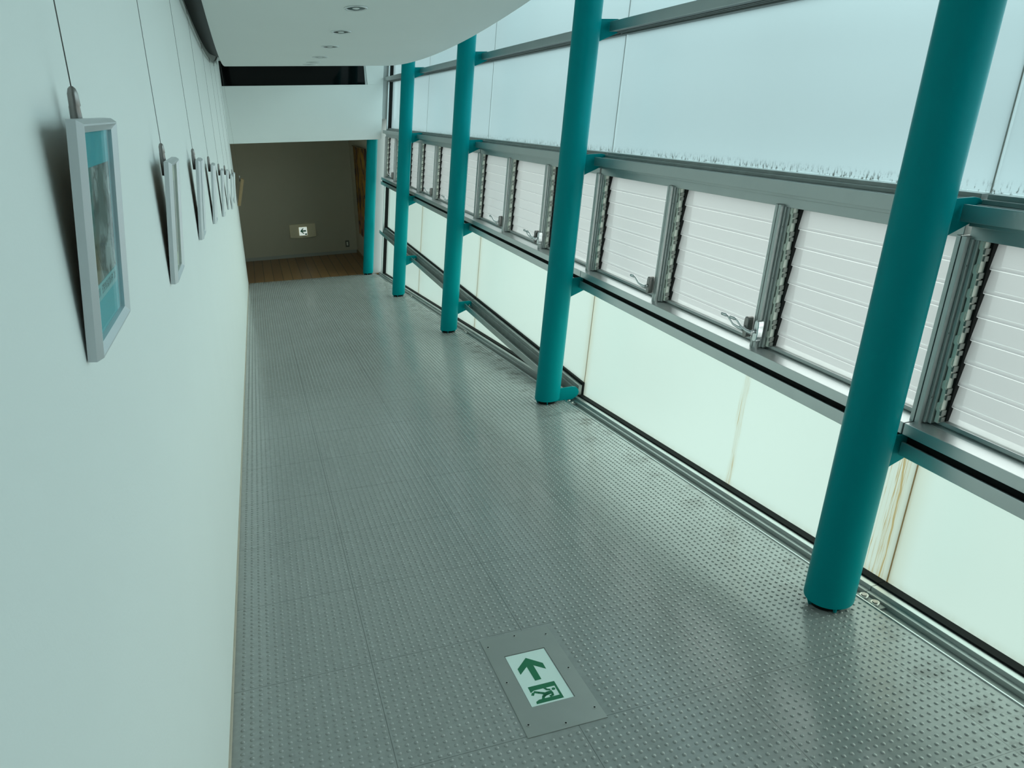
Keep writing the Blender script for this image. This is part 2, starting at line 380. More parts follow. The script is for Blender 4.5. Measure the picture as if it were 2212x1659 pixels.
# end wall over the opening, with the black clerestory strip
ZL, ZW0, ZW1 = 2.192, 3.012, 3.36
YL = 13.05
m = MB()
def eb(x0, x1a, x1b, z0, z1, y0=YL, y1=YL + .045):   # right edge may lean
    m.hexa([(x0, y0, z0), (x1a, y0, z0), (x1a, y1, z0), (x0, y1, z0), (x0, y0, z1), (x1b, y0, z1), (x1b, y1, z1), (x0, y1, z1)])
xr = lambda z: 2.053 + (z - 2.2) * LEAN
eb(XL, xr(ZL), xr(ZW0), ZL, ZW0); 
m.hexa([(1.90, YL, ZW0), (xr(ZW0), YL, ZW0), (xr(ZW0), YL + .045, ZW0), (1.90, YL + .045, ZW0), (1.885, YL, ZW1), (xr(ZW1), YL, ZW1), (xr(ZW1), YL + .045, ZW1), (1.885, YL + .045, ZW1)])
eb(XL, xr(ZW1), xr(ZT), ZW1, ZT)
struct(m.build('wall_end', M_WALL, bevel=.003), 'white end wall over the opening', 'wall')
m = MB(); m.box(XL, 1.93, YL + .046, YL + .06, ZW0 - .02, ZW1 + .02)
o = struct(m.build('window_1', M_BLACKG), 'black glazed strip high in the end wall', 'window')
m = MB(); m.box(1.865, 1.897, YL + .01, YL + .0455, ZW0, ZW1); c_ = m.build('jamb', M_ALU, o)
m = MB(); m.box(XL, 1.925, YL - .012, YL + .02, ZW0 - .022, ZW0); c_ = m.build('sill', M_WALL, o, bevel=.002)
# pier beside the farthest column
m = MB()
def pier(y0, y1, za, zb, la, lb, ro):
    m.hexa([(la, y0, za), (wx(ro, za), y0, za), (wx(ro, za), y1, za), (la, y1, za), (lb, y0, zb), (wx(ro, zb), y0, zb), (wx(ro, zb), y1, zb), (lb, y1, zb)])
xa = lambda z: wx(.03, z)
pier(13.285, 13.45, -.15, 2.5, xa(-.15), xa(2.5), .36)
pier(13.10, 13.45, 2.5, ZT, xa(2.5) - .1, xa(ZT) - .1, .36)
struct(m.build('wall_right', M_PIER), 'light grey pier right of the farthest teal column', 'wall')
# alcove
m = MB(); m.hexa([(XL - .6, 15.31, 0), (1.83, 15.48, 0), (1.83, 15.6, 0), (XL - .6, 15.6, 0), (XL - .6, 15.31, 2.5), (1.83, 15.48, 2.5), (1.83, 15.6, 2.5), (XL - .6, 15.6, 2.5)])
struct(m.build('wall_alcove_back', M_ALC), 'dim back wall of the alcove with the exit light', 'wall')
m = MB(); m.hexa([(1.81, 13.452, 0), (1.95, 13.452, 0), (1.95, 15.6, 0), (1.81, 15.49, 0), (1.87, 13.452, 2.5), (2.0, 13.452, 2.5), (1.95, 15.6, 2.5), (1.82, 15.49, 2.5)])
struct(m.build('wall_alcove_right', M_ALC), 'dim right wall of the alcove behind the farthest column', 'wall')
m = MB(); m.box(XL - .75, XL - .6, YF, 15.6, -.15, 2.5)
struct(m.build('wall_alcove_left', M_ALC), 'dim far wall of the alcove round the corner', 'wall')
m = MB(); m.box(XL - .75, 2.1, 13.096, 15.6, 2.5, 2.6)
struct(m.build('ceiling_alcove', M_CEIL), 'low ceiling of the alcove', 'ceiling')
m = MB(); m.box(XL - .6, XL - .25, YF - .1, YF, -.15, 2.5)
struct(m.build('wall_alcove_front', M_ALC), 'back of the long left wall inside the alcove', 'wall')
m = MB()
m.hexa([(XL - .6, 15.295, 0), (1.81, 15.465, 0), (1.81, 15.478, 0), (XL - .6, 15.308, 0), (XL - .6, 15.295, .06), (1.81, 15.465, .06), (1.81, 15.478, .06), (XL - .6, 15.308, .06)])
struct(m.build('baseboard_back', M_SKIRT), 'grey skirting along the alcove back wall', 'baseboard')
m = MB(); m.hexa([(1.797, 13.46, 0), (1.81, 13.46, 0), (1.81, 15.46, 0), (1.797, 15.46, 0), (1.799, 13.46, .06), (1.812, 13.46, .06), (1.81, 15.46, .06), (1.797, 15.46, .06)])
struct(m.build('baseboard_right', M_BROWN), 'brown skirting along the alcove right wall', 'baseboard')
m = MB(); rings = [[(XL, yv, zf(yv)), (XL + .005, yv, zf(yv)), (XL + .005, yv, zf(yv) + .018), (XL, yv, zf(yv) + .018)] for yv in (YB, YF)]
m.extrude(None, rings)
struct(m.build('baseboard_left', M_SKIRT2), 'thin beige edging strip along the left wall', 'baseboard')

# ------------------------------------------------------------------ glass wall
BAYS = [('right of the nearest teal column', COLY[0] - 2.818, COLY[0]),
        ('between the nearest and second teal columns', COLY[0], COLY[1]),
        ('between the second and third teal columns', COLY[1], COLY[2]),
        ('between the third and fourth teal columns', COLY[2], COLY[3]),
        ('between the fourth teal column and the end wall', COLY[3], 13.06)]
tn = [1]; wnum = [1]
def trim(m, label, mats, bevel=.0015):
    tn[0] += 1; return struct(m.build('trim_%d' % tn[0], mats, bevel=bevel), label, 'rail')
G0, G1 = .28, .291                              # glass sheet
for bi, (where, ya, yb) in enumerate(BAYS):
    e0 = ya + .012; e1 = yb - (.012 if bi < 4 else 0)
    # A: upper rail, a U section with a glazing bead under and over it
    m = MB()
    m.wbox(.146, .150, e0, e1, 3.062, 3.118); m.m = 1; m.wbox(.150, .236, e0, e1, 3.062, 3.067)
    m.wbox(.236, .30, e0, e1, 3.046, 3.118); m.wbox(.215, .236, e0, e1, 3.0545, 3.062); m.wbox(.2, .215, e0, e1, 3.058, 3.062)
    trim(m, 'upper grey aluminium rail ' + where, [M_ALU, M_GREY])
    # B: rail over the louvres, with stepped glazing bead above and head frame below
    m = MB()
    m.wbox(.146, .150, e0, e1, 2.281, 2.333); m.wbox(.150, .236, e0, e1, 2.281, 2.286)
    m.wbox(.19, .236, e0, e1, 2.262, 2.281); m.wbox(.205, .30, e0, e1, 2.222, 2.262)
    m.m = 1; m.wbox(.2, .236, e0, e1, 2.286, 2.328); m.wbox(.218, .236, e0, e1, 2.328, 2.343); m.wbox(.236, .30, e0, e1, 2.262, 2.358)
    trim(m, 'grey aluminium rail over the louvre windows ' + where, [M_ALU, M_ALUD])
    # C: louvre sill with a dark reveal and a lower channel
    m = MB()
    m.m = 0; m.wbox(.146, .215, ya + .003 if bi else ya + .003, yb - .003 if bi < 4 else yb, 1.566, 1.606)
    m.wbox(.215, .30, e0, e1, 1.566, 1.606); m.m = 1; m.wbox(.240, .30, e0, e1, 1.606, 1.624)
    m.m = 2; m.wbox(.165, .292, e0, e1, 1.500, 1.566)
    m.m = 0; m.wbox(.142, .150, e0, e1, 1.495, 1.543); m.wbox(.150, .30, e0, e1, 1.495, 1.500)
    trim(m, 'double aluminium sill rail under the louvre windows ' + where, [M_ALUL, M_ALUD, M_DARK])
    # D: lower rail, an open tray, only where the ramp has fallen below it
    if bi >= 2:
        m = MB()
        m.wbox(.146, .150, e0, e1, .708, .760); m.m = 1; m.wbox(.150, .236, e0, e1, .708, .713)
        m.m = 2; m.wbox(.222, .236, e0, e1, .713, .765); m.wbox(.236, .262, e0, e1, .713, .79); m.m = 3; m.wbox(.262, .30, e0, e1, .713, .806)
        trim(m, 'low aluminium tray rail ' + where, [M_ALU, M_ALUD, M_ALUD, M_DARK])
    # top rail of the glass wall
    m = MB(); m.wbox(.146, .30, ya, yb, 3.90, ZT); trim(m, 'head of the glass wall ' + where, M_ALU)
    # frosted sheets
    rowsP = [('top', 3.118, 3.90, M_UP), ('upper', 2.340, 3.060, M_UP)]
    if bi >= 2: rowsP += [('lower', .79, 1.498, M_LOW), ('bottom', None, .710, M_LOW)]
    else: rowsP += [('lower', None, 1.498, M_LOW)]
    for nm, z0, z1, mt in rowsP:
        s0 = ya + .018 + .003; s1 = yb + .018 - .003 if bi < 4 else yb
        m = MB()
        c0 = z0 if z0 is not None else zf(s0) - .04; c1 = z0 if z0 is not None else zf(s1) - .04
        P = [wp(G0, s0, c0), wp(G1, s0, c0), wp(G1, s1, c1), wp(G0, s1, c1), wp(G0, s0, z1), wp(G1, s0, z1), wp(G1, s1, z1), wp(G0, s1, z1)]
        b0 = len(m.v); m.v += P
        m.m = 0; m.face((0, 4, 7, 3)); m.m = 1
        for f in [(3, 2, 1, 0), (4, 5, 6, 7), (0, 1, 5, 4), (1, 2, 6, 5), (2, 3, 7, 6)]: m.face(f)
        wnum[0] += 1
        w = m.build('window_%d' % wnum[0], [mt, M_CLEAR], fix=False)
        struct(w, '%s frosted glass pane %s' % (nm, where), 'window')
        if bi < 4:
            m = MB(); cc = zf(yb + .018) - .04 if z0 is None else z0
            m.wbox(G0 - .001, G1, yb + .0152, yb + .0208, cc, z1)
            m.build('sealant_joint', M_RUSTJ if mt is M_LOW else M_SEAL, w)
# floor channel beside the studded floor
def rprof(m, o0, o1, y0, y1, d0, d1):
    P = []
    for d in (d0, d1):
        for o_, y_ in ((o0, y0), (o1, y0), (o1, y1), (o0, y1)):
            zz = zf(y_) + d; P.append((wx(o_, zz), y_, zz))
    m.hexa(P)
for bi, (where, ya, yb) in enumerate(BAYS):
    m = MB(); a, b = ya + .0185, (yb + .0165 if bi < 4 else 13.28)
    rprof(m, .128, .133, a, b, -.15, .004)
    m.m = 1; rprof(m, .133, .21, a, b, -.03, -.022)
    m.m = 2; rprof(m, .19, .21, a, b, -.022, -.004); rprof(m, .21, .238, a, b, -.03, .012); m.m = 3; rprof(m, .238, .275, a, b, -.03, .019); m.m = 2; rprof(m, .293, .31, a, b, -.14, -.07)
    trim(m, 'aluminium floor channel ' + where, [M_ALUL, M_ALUD, M_ALU, M_DARK], bevel=.001)
# end frame of the glass wall at the far end
m = MB(); m.wbox(.205, .31, 13.06, 13.10, -.05, ZT); m.m = 1; m.wbox(.23, .31, 13.048, 13.06, 0, ZT)
trim(m, 'upright aluminium frame where the glass wall meets the end wall', [M_ALUL, M_DARK])
m = MB(); m.wbox(.0, .4, YB - .2, COLY[0] - 2.818 + .02, -.4, ZT)
P_ = m.build('wall_right_near', M_WALL); struct(P_, 'white wall right of the viewpoint', 'wall')

# ------------------------------------------------------------------ louvre windows
PITCH = .0765
def blade(parent, y0, y1, zt):
    m = MB(); t = .0055; h = .089
    ot, ob = .264, .2520                       # the foot of each blade laps inside the head of the next
    q = .0035                                  # ground chamfer along the lower inner edge
    sec = [(ob + q, zt - h), (ob + t, zt - h), (ot + t, zt), (ot, zt), (ob, zt - h + q)]
    m.v += [wp(a, y0, b) for a, b in sec] + [wp(a, y1, b) for a, b in sec]
    m.m = 0; m.face((4, 3, 8, 9)); m.m = 1; m.face((1, 6, 7, 2)); m.face((0, 1, 2, 3, 4)); m.face((9, 8, 7, 6, 5))
    m.m = 2; m.face((0, 4, 9, 5)); m.m = 1; m.face((0, 5, 6, 1)); m.m = 3; m.face((3, 2, 7, 8))
    return m.build('glass_blade', [M_LOUV, M_CLEAR, M_EDGE, M_EDGED], parent, fix=False)
def crank(parent, ym, zcn, side):
    """gear box on the mullion and a cranked handle reaching along the pane"""
    m = MB(); s = side
    ry, rz = .016, .048
    pts = []
    for k in range(20):
        a = 2 * PI * k / 20; ca, sa = math.cos(a), math.sin(a)
        pts.append((math.copysign(abs(ca) ** .5, ca) * ry, math.copysign(abs(sa) ** .6, sa) * rz))
    m.poly(pts, .158, .19, lambda a, b, h: wp(h, ym + s * .038 + a, zcn + b))
    b = m.build('crank_box', M_GUN if s > 0 else M_CHROME, parent, bevel=.004)
    m = MB(); y0 = ym + s * .034
    m.tube([wp(.158, y0, zcn), wp(.138, y0, zcn - .004)], .009, 12)
    m.tube([wp(.140, y0 - .01, zcn - .006), wp(.134, y0 + .02, zcn - .002), wp(.126, y0 + .05, zcn + .006), wp(.118, y0 + .078, zcn + .030), wp(.116, y0 + .092, zcn + .036)], [.009, .008, .0055, .005, .0045], 10)
    m.tube([wp(.116, y0 + .090, zcn + .036), wp(.115, y0 + .10, zcn + .037), wp(.114, y0 + .13, zcn + .037), wp(.114, y0 + .137, zcn + .037)], [.004, .008, .0075, .003], 10)
    m.build('crank_handle', M_CHROME, b)
POS = ['farthest', 'middle', 'nearest']
for bi, (where, ya, yb) in enumerate(BAYS):
    edges = [yb, yb - .9393, yb - 1.8787, ya] if bi < 4 else [13.035, 13.07 - .9393 + .02, 13.07 - 1.86, ya]
    for k in range(3):
        yF, yN = edges[k], edges[k + 1]
        if bi == 0 and k == 2: pass
        wnum[0] += 1
        root = empty('window_%d' % wnum[0], wp(.2, (yF + yN) / 2, 1.606))
        struct(root, '%s of three glass louvre windows %s' % (POS[k], where), 'window'); root['group'] = 'louvre windows along the glass wall'
        def H(o): return hang(o, root)
        # mullion at its far edge, jamb, dark channel
        m = MB()
        m.wbox(.186, .30, yF + .003, yF + .020, 1.600, 2.232); m.wbox(.186, .30, yF - .020, yF - .001, 1.600, 2.232); m.wbox(.198, .30, yF - .001, yF + .003, 1.61, 2.225)
        m.wbox(.202, .30, yF - .030, yF - .020, 1.61, 2.225); m.wbox(.212, .30, yF - .044, yF - .030, 1.61, 2.225)
        m.wbox(.236, .30, yN + .020, yN + .026, 1.61, 2.225); m.wbox(.236, .245, yN + .020, yF - .02, 1.61, 1.624)
        m.m = 1; m.wbox(.243, .30, yF - .073, yF - .044, 1.61, 2.225)
        f = m.build('frame', [M_ALU, M_DARK]); H(f); f.modifiers.new('edge', 'BEVEL').width = .0012
        for zz in (1.72, 2.13):
            m = MB(); m.tube([wp(.1865, yF + .0, zz), wp(.1845, yF + .0, zz)], .0045, 8); pass
        m = MB(); m.wbox(.222, .243, yF - .062, yF - .047, 1.618, 2.218); H(m.build('clip_strip', M_CLIP))
        m = MB()
        for zz in (1.70, 1.92, 2.14): m.tube([wp(.2048, yF - .027, zz), wp(.2035, yF - .027, zz)], .0045, 8)
        H(m.build('screw', M_DARK))
        for j in range(8):
            zt = 2.222 - .002 - PITCH * j
            H(blade(None, yN + .024, yF - .067, zt))
            m = MB(); pts = [(.0145 * math.cos(a) * .95, .017 * math.sin(a)) for a in [PI * .42 + 2 * PI * .66 * q / 12 for q in range(13)]] + [(.002, -.006), (.002, .006)]
            m.poly(pts, .2185, .2245, lambda a, b, h: wp(h, yF - .0525 - a - .002, zt - .012 + b))
            m.m = 1; m.wbox(.226, .251, yF - .069, yF - .061, zt - .062, zt - .046); m.wbox(.222, .251, yF - .068, yF - .060, zt - .040, zt - .022)
            H(m.build('blade_clip', [M_CLIP, M_TAB]))
        if k < 2: 
            b = MB()
            crank_root = len(bpy.data.objects)
            before = set(COL.objects)
            crank(None, yN, 1.690, +1)
            for o in set(COL.objects) - before:
                if o.parent is None: hang(o, root)
                else: o.data.transform(Matrix.Translation(-Vector(root.location)))
        if k == 2:
            before = set(COL.objects)
            crank(None, yF, 1.690, -1)
            for o in set(COL.objects) - before:
                if o.parent is None: hang(o, root)
                else: o.data.transform(Matrix.Translation(-Vector(root.location)))

# ------------------------------------------------------------------ teal columns
CL = ['nearest and largest teal round column, right side of the corridor', 'second teal column, whose lowest bracket meets the floor channel',
      'third teal column along the glass wall, bracketed to four rails', 'fourth teal column along the glass wall, last before the end wall opening',
      'farthest teal column, standing under the white end wall at the boarded floor']
AX = Vector((LEAN, 0, 1)).normalized()
def make_column(i):
    y = COLY[i]; zb = zf(y); base = Vector((wx(0, zb), y, zb))
    ztop = ZT if i < 4 else 2.5
    root = empty('steel_column', base); tag(root, CL[i], 'column', 'teal columns along the glass wall')
    m = MB(); m.smooth = True
    def ring(z, r): return [Vector((wx(0, z), y, z)) + Vector((r * math.cos(t) , r * math.sin(t), -LEAN * r * math.cos(t) * 0)) for t in [2 * PI * k / 48 for k in range(48)]]
    z0 = zb + .030
    m.extrude(None, [ring(z0, RAD - .006), ring(z0 + .0005, RAD - .001), ring(z0 + .004, RAD), ring(ztop, RAD)])
    o = m.build('shaft', M_TEAL); o.data.set_sharp_from_angle(angle=math.radians(40)); hang(o, root)
    m = MB(); m.tube([Vector(base) + Vector((0, 0, -.006)), base + AX * .036], .058, 32)
    hang(m.build('foot_stub', M_DARK), root)
    for k in range(4):
        a = PI / 4 + k * PI / 2 + .5; d = Vector((math.cos(a), math.sin(a), 0)); n_ = Vector((-d.y, d.x, 0)) * .003
        m = MB(); q = [base + d * .050 + Vector((0, 0, -.005)), base + d * .066 + Vector((0, 0, -.005)), base + d * .078 + Vector((0, 0, .034)), base + d * .050 + Vector((0, 0, .034))]
        m.hexa([q[0] - n_, q[1] - n_, q[1] + n_, q[0] + n_, q[3] - n_, q[2] - n_, q[2] + n_, q[3] + n_])
        hang(m.build('foot_fin', M_TEAL), root)
    prof = [(.05, 0), (.195, .001), (.215, -.003), (.232, -.015), (.240, -.035), (.232, -.058), (.205, -.078), (.17, -.093), (.05, -.142)]
    for L, t in LV.items():
        if i == 4: continue
        if L == 'D' and i == 0: continue
        t2 = t
        pr = prof
        if L == 'D' and i == 1:
            pr = [(.05, .015), (.18, .019), (.207, .014), (.226, -.004), (.235, -.026), (.230, -.046), (.212, -.064), (.185, -.077), (.14, -.084), (.05, -.072)]
        m = MB(); m.poly(pr, -.006, .006, lambda a, b, h: wp(a, y + h, t2 + b))
        b = m.build('bracket', M_TEAL, bevel=.0015); hang(b, root)
        if L in 'BD' and not (L == 'D' and i == 1):
            m = MB(); zz = {'B': 2.291, 'D': .713}[L]
            m.tube([wp(.195, y - .035, zz), wp(.195, y - .035, zz + .020)], .014, 6, smooth=False); m.tube([wp(.195, y - .035, zz + .018), wp(.195, y - .035, zz + .032)], .008, 10)
            o = m.build('bolt', M_BOLT); o.data.transform(Matrix.Translation(-Vector(root.location))); o.parent = b
    # two bolts holding the base in the floor channel
    for dy in (.0, -.054) if i < 4 else ():
        yy = y - .002 + dy; zz = zf(yy); c = Vector((wx(.163, zz), yy, zz))
        m = MB(); m.tube([c + Vector((0, 0, -.022)), c + Vector((0, 0, -.002))], .0155, 20); m.m = 1; m.tube([c + Vector((0, 0, -.003)), c + Vector((0, 0, .001))], .011, 6, smooth=False)
        hang(m.build('bolt', [M_BOLT, M_GUN]), root)
    if i < 4:
        m = MB()
        rprof(m, .139, .188, y - .085, y + .03, -.022, -.014); hang(m.build('base_plate', M_ALUD), root)
for i in range(5): make_column(i)

# ------------------------------------------------------------------ picture rail and pictures
def zr(y): return EYE + .468 + .0136 * (y - 7.872) ** 2
m = MB()
rings = [[(XL, yv, zr(yv) - .008), (XL + .016, yv, zr(yv) - .008), (XL + .016, yv, zr(yv) + .012), (XL, yv, zr(yv) + .012)] for yv in np.linspace(YB, 13.0, 70)]
m.extrude(None, rings)
rail = m.build('picture_rail', M_ALU)
rooted(rail, (XL, 7.872, zr(7.872)))
tag(rail, 'curved metal picture rail along the top of the left wall', 'picture rail')

def print_material(name, kind):
    m, nt, out = mat(name); g = NG(nt); vec, (x, y, z) = coords(nt)
    b = nt.nodes.new('ShaderNodeBsdfPrincipled'); b.inputs['Roughness'].default_value = .6
    if kind == 0:      # collage of sketched forms: green side, grey figures, brown ground
        w = nt.nodes.new('ShaderNodeTexWave'); w.inputs['Scale'].default_value = 6; w.inputs['Distortion'].default_value = 9; w.inputs['Detail'].default_value = 3
        nt.links.new(vec, w.inputs['Vector'])
        ink = g.mr(g.m('ABSOLUTE', g.m('SUBTRACT', g.noise(vec, 17, 3), .5)), .05, .0)
        c = g.mix(g.mr(g.noise(vec, 14, 3), .4, .6), (.15, .20, .19), (.50, .56, .54))
        c = g.mix(g.m('MULTIPLY', g.mr(w.outputs['Fac'], .45, .6), .5), c, (.16, .20, .20))
        c = g.mix(g.mr(y, -.03, -.065), c, g.mix(g.noise(vec, 30, 3), (.03, .20, .20), (.12, .36, .33)))
        c = g.mix(g.m('MULTIPLY', g.mr(z, .10, .03), g.mr(y, .0, -.05)), c, (.22, .17, .09))
        c = g.mix(g.m('MULTIPLY', ink, .7), c, (.05, .06, .06))
    elif kind == 1:
        c = g.mix(g.mr(z, .10, .20), (.13, .11, .06), (.15, .19, .17)); 
        sp = g.m('MULTIPLY', g.mr(g.m('ABSOLUTE', g.m('SUBTRACT', z, .115)), .022, .012), g.mr(g.m('ABSOLUTE', g.m('SUBTRACT', y, .02)), .03, .02))
        c = g.mix(g.m('MULTIPLY', sp, g.mr(g.noise(vec, 45, 3), .42, .55)), c, (.75, .80, .72))
    else:
        c = g.mix(g.noise(vec, 10 + kind, 4), (.20, .24, .22), (.48, .52, .49)); c = g.mix(g.mr(z, .12 + .02 * kind, .04), c, (.24, .24, .17))
        c = g.mix(g.m('MULTIPLY', g.mr(g.m('ABSOLUTE', g.m('SUBTRACT', g.noise(vec, 14 + kind, 3), .5)), .04, .0), .5), c, (.08, .10, .10))
    nt.links.new(c, b.inputs['Base Color']); nt.links.new(b.outputs[0], out.inputs[0]); return m
PR = [print_material('print_%d' % k, k) for k in range(5)]
M_MAT = [pbr('teal_mount_card', (.09, .50, .56), .7), pbr('olive_mount_card', (.46, .47, .27), .7), pbr('pale_mount_card', (.50, .56, .54), .7), pbr('grey_mount_card', (.36, .42, .42), .7)]
M_CAP = pbr('caption_paper', (.30, .60, .62), .7); M_INK = pbr('caption_ink', (.10, .16, .16), .7)
M_WIRE = pbr('hanging_wire_steel', (.20, .19, .18), .4, metal=.8)
M_WFRAME = pbr('brown_frame_wood', (.26, .17, .08), .5, noise=.2, scale=20)
#        near y, width, height, bottom height relative to the eye, lean at the top
PICS = [(1.191, .302, .328, -.332, .033), (2.360, .264, .333, -.455, .033), (3.718, .235, .339, -.530, .033), (5.072, .235, .343, -.633, .032), (6.580, .235, .350, -.769, .031),
        (8.032, .235, .359, -.876, .032), (9.359, .235, .368, -1.020, .034), (10.786, .235, .365, -1.096, .039), (12.819, .235, .391, -1.346, .098)]
PLAB = ['largest silver framed picture, teal mount around a collage with a caption strip', 'silver framed picture with an olive mount, second along the left wall',
        'silver framed picture, third along the left wall, just past the olive mounted one', 'silver framed picture, fourth along the left wall',
        'silver framed picture, fifth along the left wall, first of the tightly bunched far ones', 'silver framed picture, sixth along the left wall',
        'silver framed picture, seventh along the left wall', 'last silver framed picture on the left wall, next to the brown one', 'brown framed picture tipping out at the end of the left wall']
WLAB = ['of the teal mounted picture', 'of the olive mounted picture', 'of the third picture', 'of the fourth picture', 'of the fifth picture', 'of the sixth picture', 'of the seventh picture', 'of the last silver framed picture', 'of the brown framed picture']
for i, (yn, W, Hh, zb, ln) in enumerate(PICS):
    tilt = math.atan2(ln, Hh); L = math.hypot(ln, Hh); yc = yn + W / 2
    root = empty('framed_picture', (XL + .0015, yc, EYE + zb)); root.rotation_euler = (0, tilt, 0)
    tag(root, PLAB[i], 'picture', 'framed pictures along the left wall')
    D = .0205 if i < 8 else .045; fw = .017; hw = W / 2
    fm = M_FRAME if i < 8 else M_WFRAME
    # moulding: bevelled outer edge, sloping inner lip
    sec = [(0, 0), (.012, 0), (D, .005), (D, .0075), (D - .007, fw), (0, fw)]      # (depth, inset)
    def corner(d, s, cy, cz):
        return (d, (-hw + s) if cy < 0 else (hw - s), s if cz < 0 else L - s)
    m = MB(); cs = [(-1, -1), (1, -1), (1, 1), (-1, 1)]; b0 = 0
    for cy, cz in cs: m.v += [corner(d, s, cy, cz) for d, s in sec]
    n = len(sec)
    for a in range(4):
        b_ = (a + 1) % 4
        for q in range(n): m.face((a * n + q, a * n + (q + 1) % n, b_ * n + (q + 1) % n, b_ * n + q))
    m.build('frame', fm, root)
    m = MB(); m.box(.002, .004, -hw + fw - .002, hw - fw + .002, fw - .002, L - fw + .002)
    m.build('backing_board', M_BROWN, root)
    m = MB(); m.box(.0042, .006, -hw + fw - .002, hw - fw + .002, fw - .002, L - fw + .002)
    m.build('mount_card', M_MAT[min(i, 2 + i % 2) if i > 1 else i], root)
    ih = L - 2 * fw
    if i == 0: y0, y1, z0, z1 = -hw + .024, hw - .027, fw + ih * .255, fw + ih * .83
    elif i == 1: y0, y1, z0, z1 = -hw + .04, hw - .04, fw + ih * .14, fw + ih * .84
    else: y0, y1, z0, z1 = -hw + .04, hw - .04, fw + ih * .12, fw + ih * .87
    m = MB(); m.box(.0062, .0066, y0, y1, 0, z1 - z0)
    pr = m.build('print', PR[min(i, 2 + i % 3) if i > 1 else i], root); pr.location = (0, 0, z0)
    if i == 0:
        m = MB(); m.box(.0062, .0066, y0, y1, z0 - .026, z0 - .001); cp = m.build('caption_strip', M_CAP, root)
        m = MB(); rs = np.random.RandomState(4); yy = y1 - .02
        while yy > y0 + .02:                                    # rows of small printed characters
            wch = .0055
            if rs.rand() > .12:
                for q in range(4):
                    hz = rs.rand() * .012; m.box(.0067, .0069, yy - wch * rs.rand(), yy + .0006, z0 - .019 + hz, z0 - .0175 + hz)
                m.box(.0067, .0069, yy - .0012, yy, z0 - .019, z0 - .006)
            yy -= .0085
        m.build('lettering', M_INK, cp)
    m = MB(); m.box(.0085 if i < 8 else .03, .0105 if i < 8 else .032, -hw + fw - .003, hw - fw + .003, fw - .003, L - fw + .003)
    m.build('glass', M_PGLASS, root)
    # wire and grip
    zt = EYE + zb + Hh; xw = XL + .0015 + ln * .9 - .0085
    xw = max(xw, XL + .016)
    ztop = zr(yc) - .008
    wr = empty('hanging_wire', (xw, yc, ztop)); tag(wr, 'thin steel hanging wire ' + WLAB[i], 'wire', 'picture hanging wires')
    m = MB(); m.tube([(XL + .0197, yc, ztop - .02), (XL + .0197, yc, ztop - .03), (xw, yc, zt + .035)], .0009, 6); hang(m.build('cable', M_WIRE), wr)
    m = MB(); m.box(XL + .0168, XL + .0225, yc - .006, yc + .006, ztop - .028, ztop + .012); hang(m.build('rail_clip', M_GUN, bevel=.0015), wr)
    m = MB()
    m.tube([(xw, yc, zt + .044), (xw, yc, zt + .041), (xw, yc, zt + .034), (xw, yc, zt + .018), (xw - .001, yc, zt + .016), (xw - .001, yc, zt - .01), (xw - .003, yc, zt - .045)], [.0022, .0052, .0072, .0078, .0074, .0085, .007], 14)
    hang(m.build('grip', M_GUN), wr)

# ------------------------------------------------------------------ recessed downlights
LL = ['nearest recessed downlight in the white ceiling', 'second recessed downlight from the front', 'third recessed downlight from the front', 'fourth recessed downlight from the front', 'fifth recessed downlight, close to the ceiling crest', 'farthest recessed downlight at the ceiling crest']
M_REFL = pbr('downlight_reflector', (.06, .065, .065), .25, metal=.8); M_LAMP = pbr('lamp_glass_off', (.75, .78, .76), .2)
for i, y in enumerate((4.93, 5.73, 6.50, 7.36, 8.08, 8.55)):
    x = .685; z = zc(y); root = empty('recessed_downlight', (x, y, z)); root.rotation_euler = (math.atan(2 * CC * (y - CY)), 0, 0)
    tag(root, LL[i], 'ceiling light', 'recessed downlights in the ceiling')
    def lathe(prof, name, mt, par):
        m = MB(); m.smooth = True; N = 40; b = 0
        for r, h in prof: m.v += [(r * math.cos(2 * PI * k / N), r * math.sin(2 * PI * k / N), h) for k in range(N)]
        for a in range(len(prof) - 1):
            for k in range(N): m.face((a * N + k, a * N + (k + 1) % N, (a + 1) * N + (k + 1) % N, (a + 1) * N + k))
        m.face(range(N)); m.face([(len(prof) - 1) * N + k for k in range(N)])
        o = m.build(name, mt, par); o.data.set_sharp_from_angle(angle=math.radians(35)); return o
    m = MB(); m.smooth = True; N = 40
    prof = [(.067, .0), (.067, -.004), (.060, -.007), (.054, -.006), (.052, .0)]
    for r, h in prof: m.v += [(r * math.cos(2 * PI * k / N), r * math.sin(2 * PI * k / N), h) for k in range(N)]
    for a in range(len(prof)):
        for k in range(N):
            a2 = (a + 1) % len(prof); m.face((a * N + k, a * N + (k + 1) % N, a2 * N + (k + 1) % N, a2 * N + k))
    m.build('trim_ring', M_ALUL, root)
    lathe([(.0525, -.0035), (.052, -.002), (.052, .001)], 'reflector', M_REFL, root)
    lathe([(.001, -.0075), (.012, -.007), (.019, -.005), (.021, -.0036)], 'lamp', M_LAMP, root)

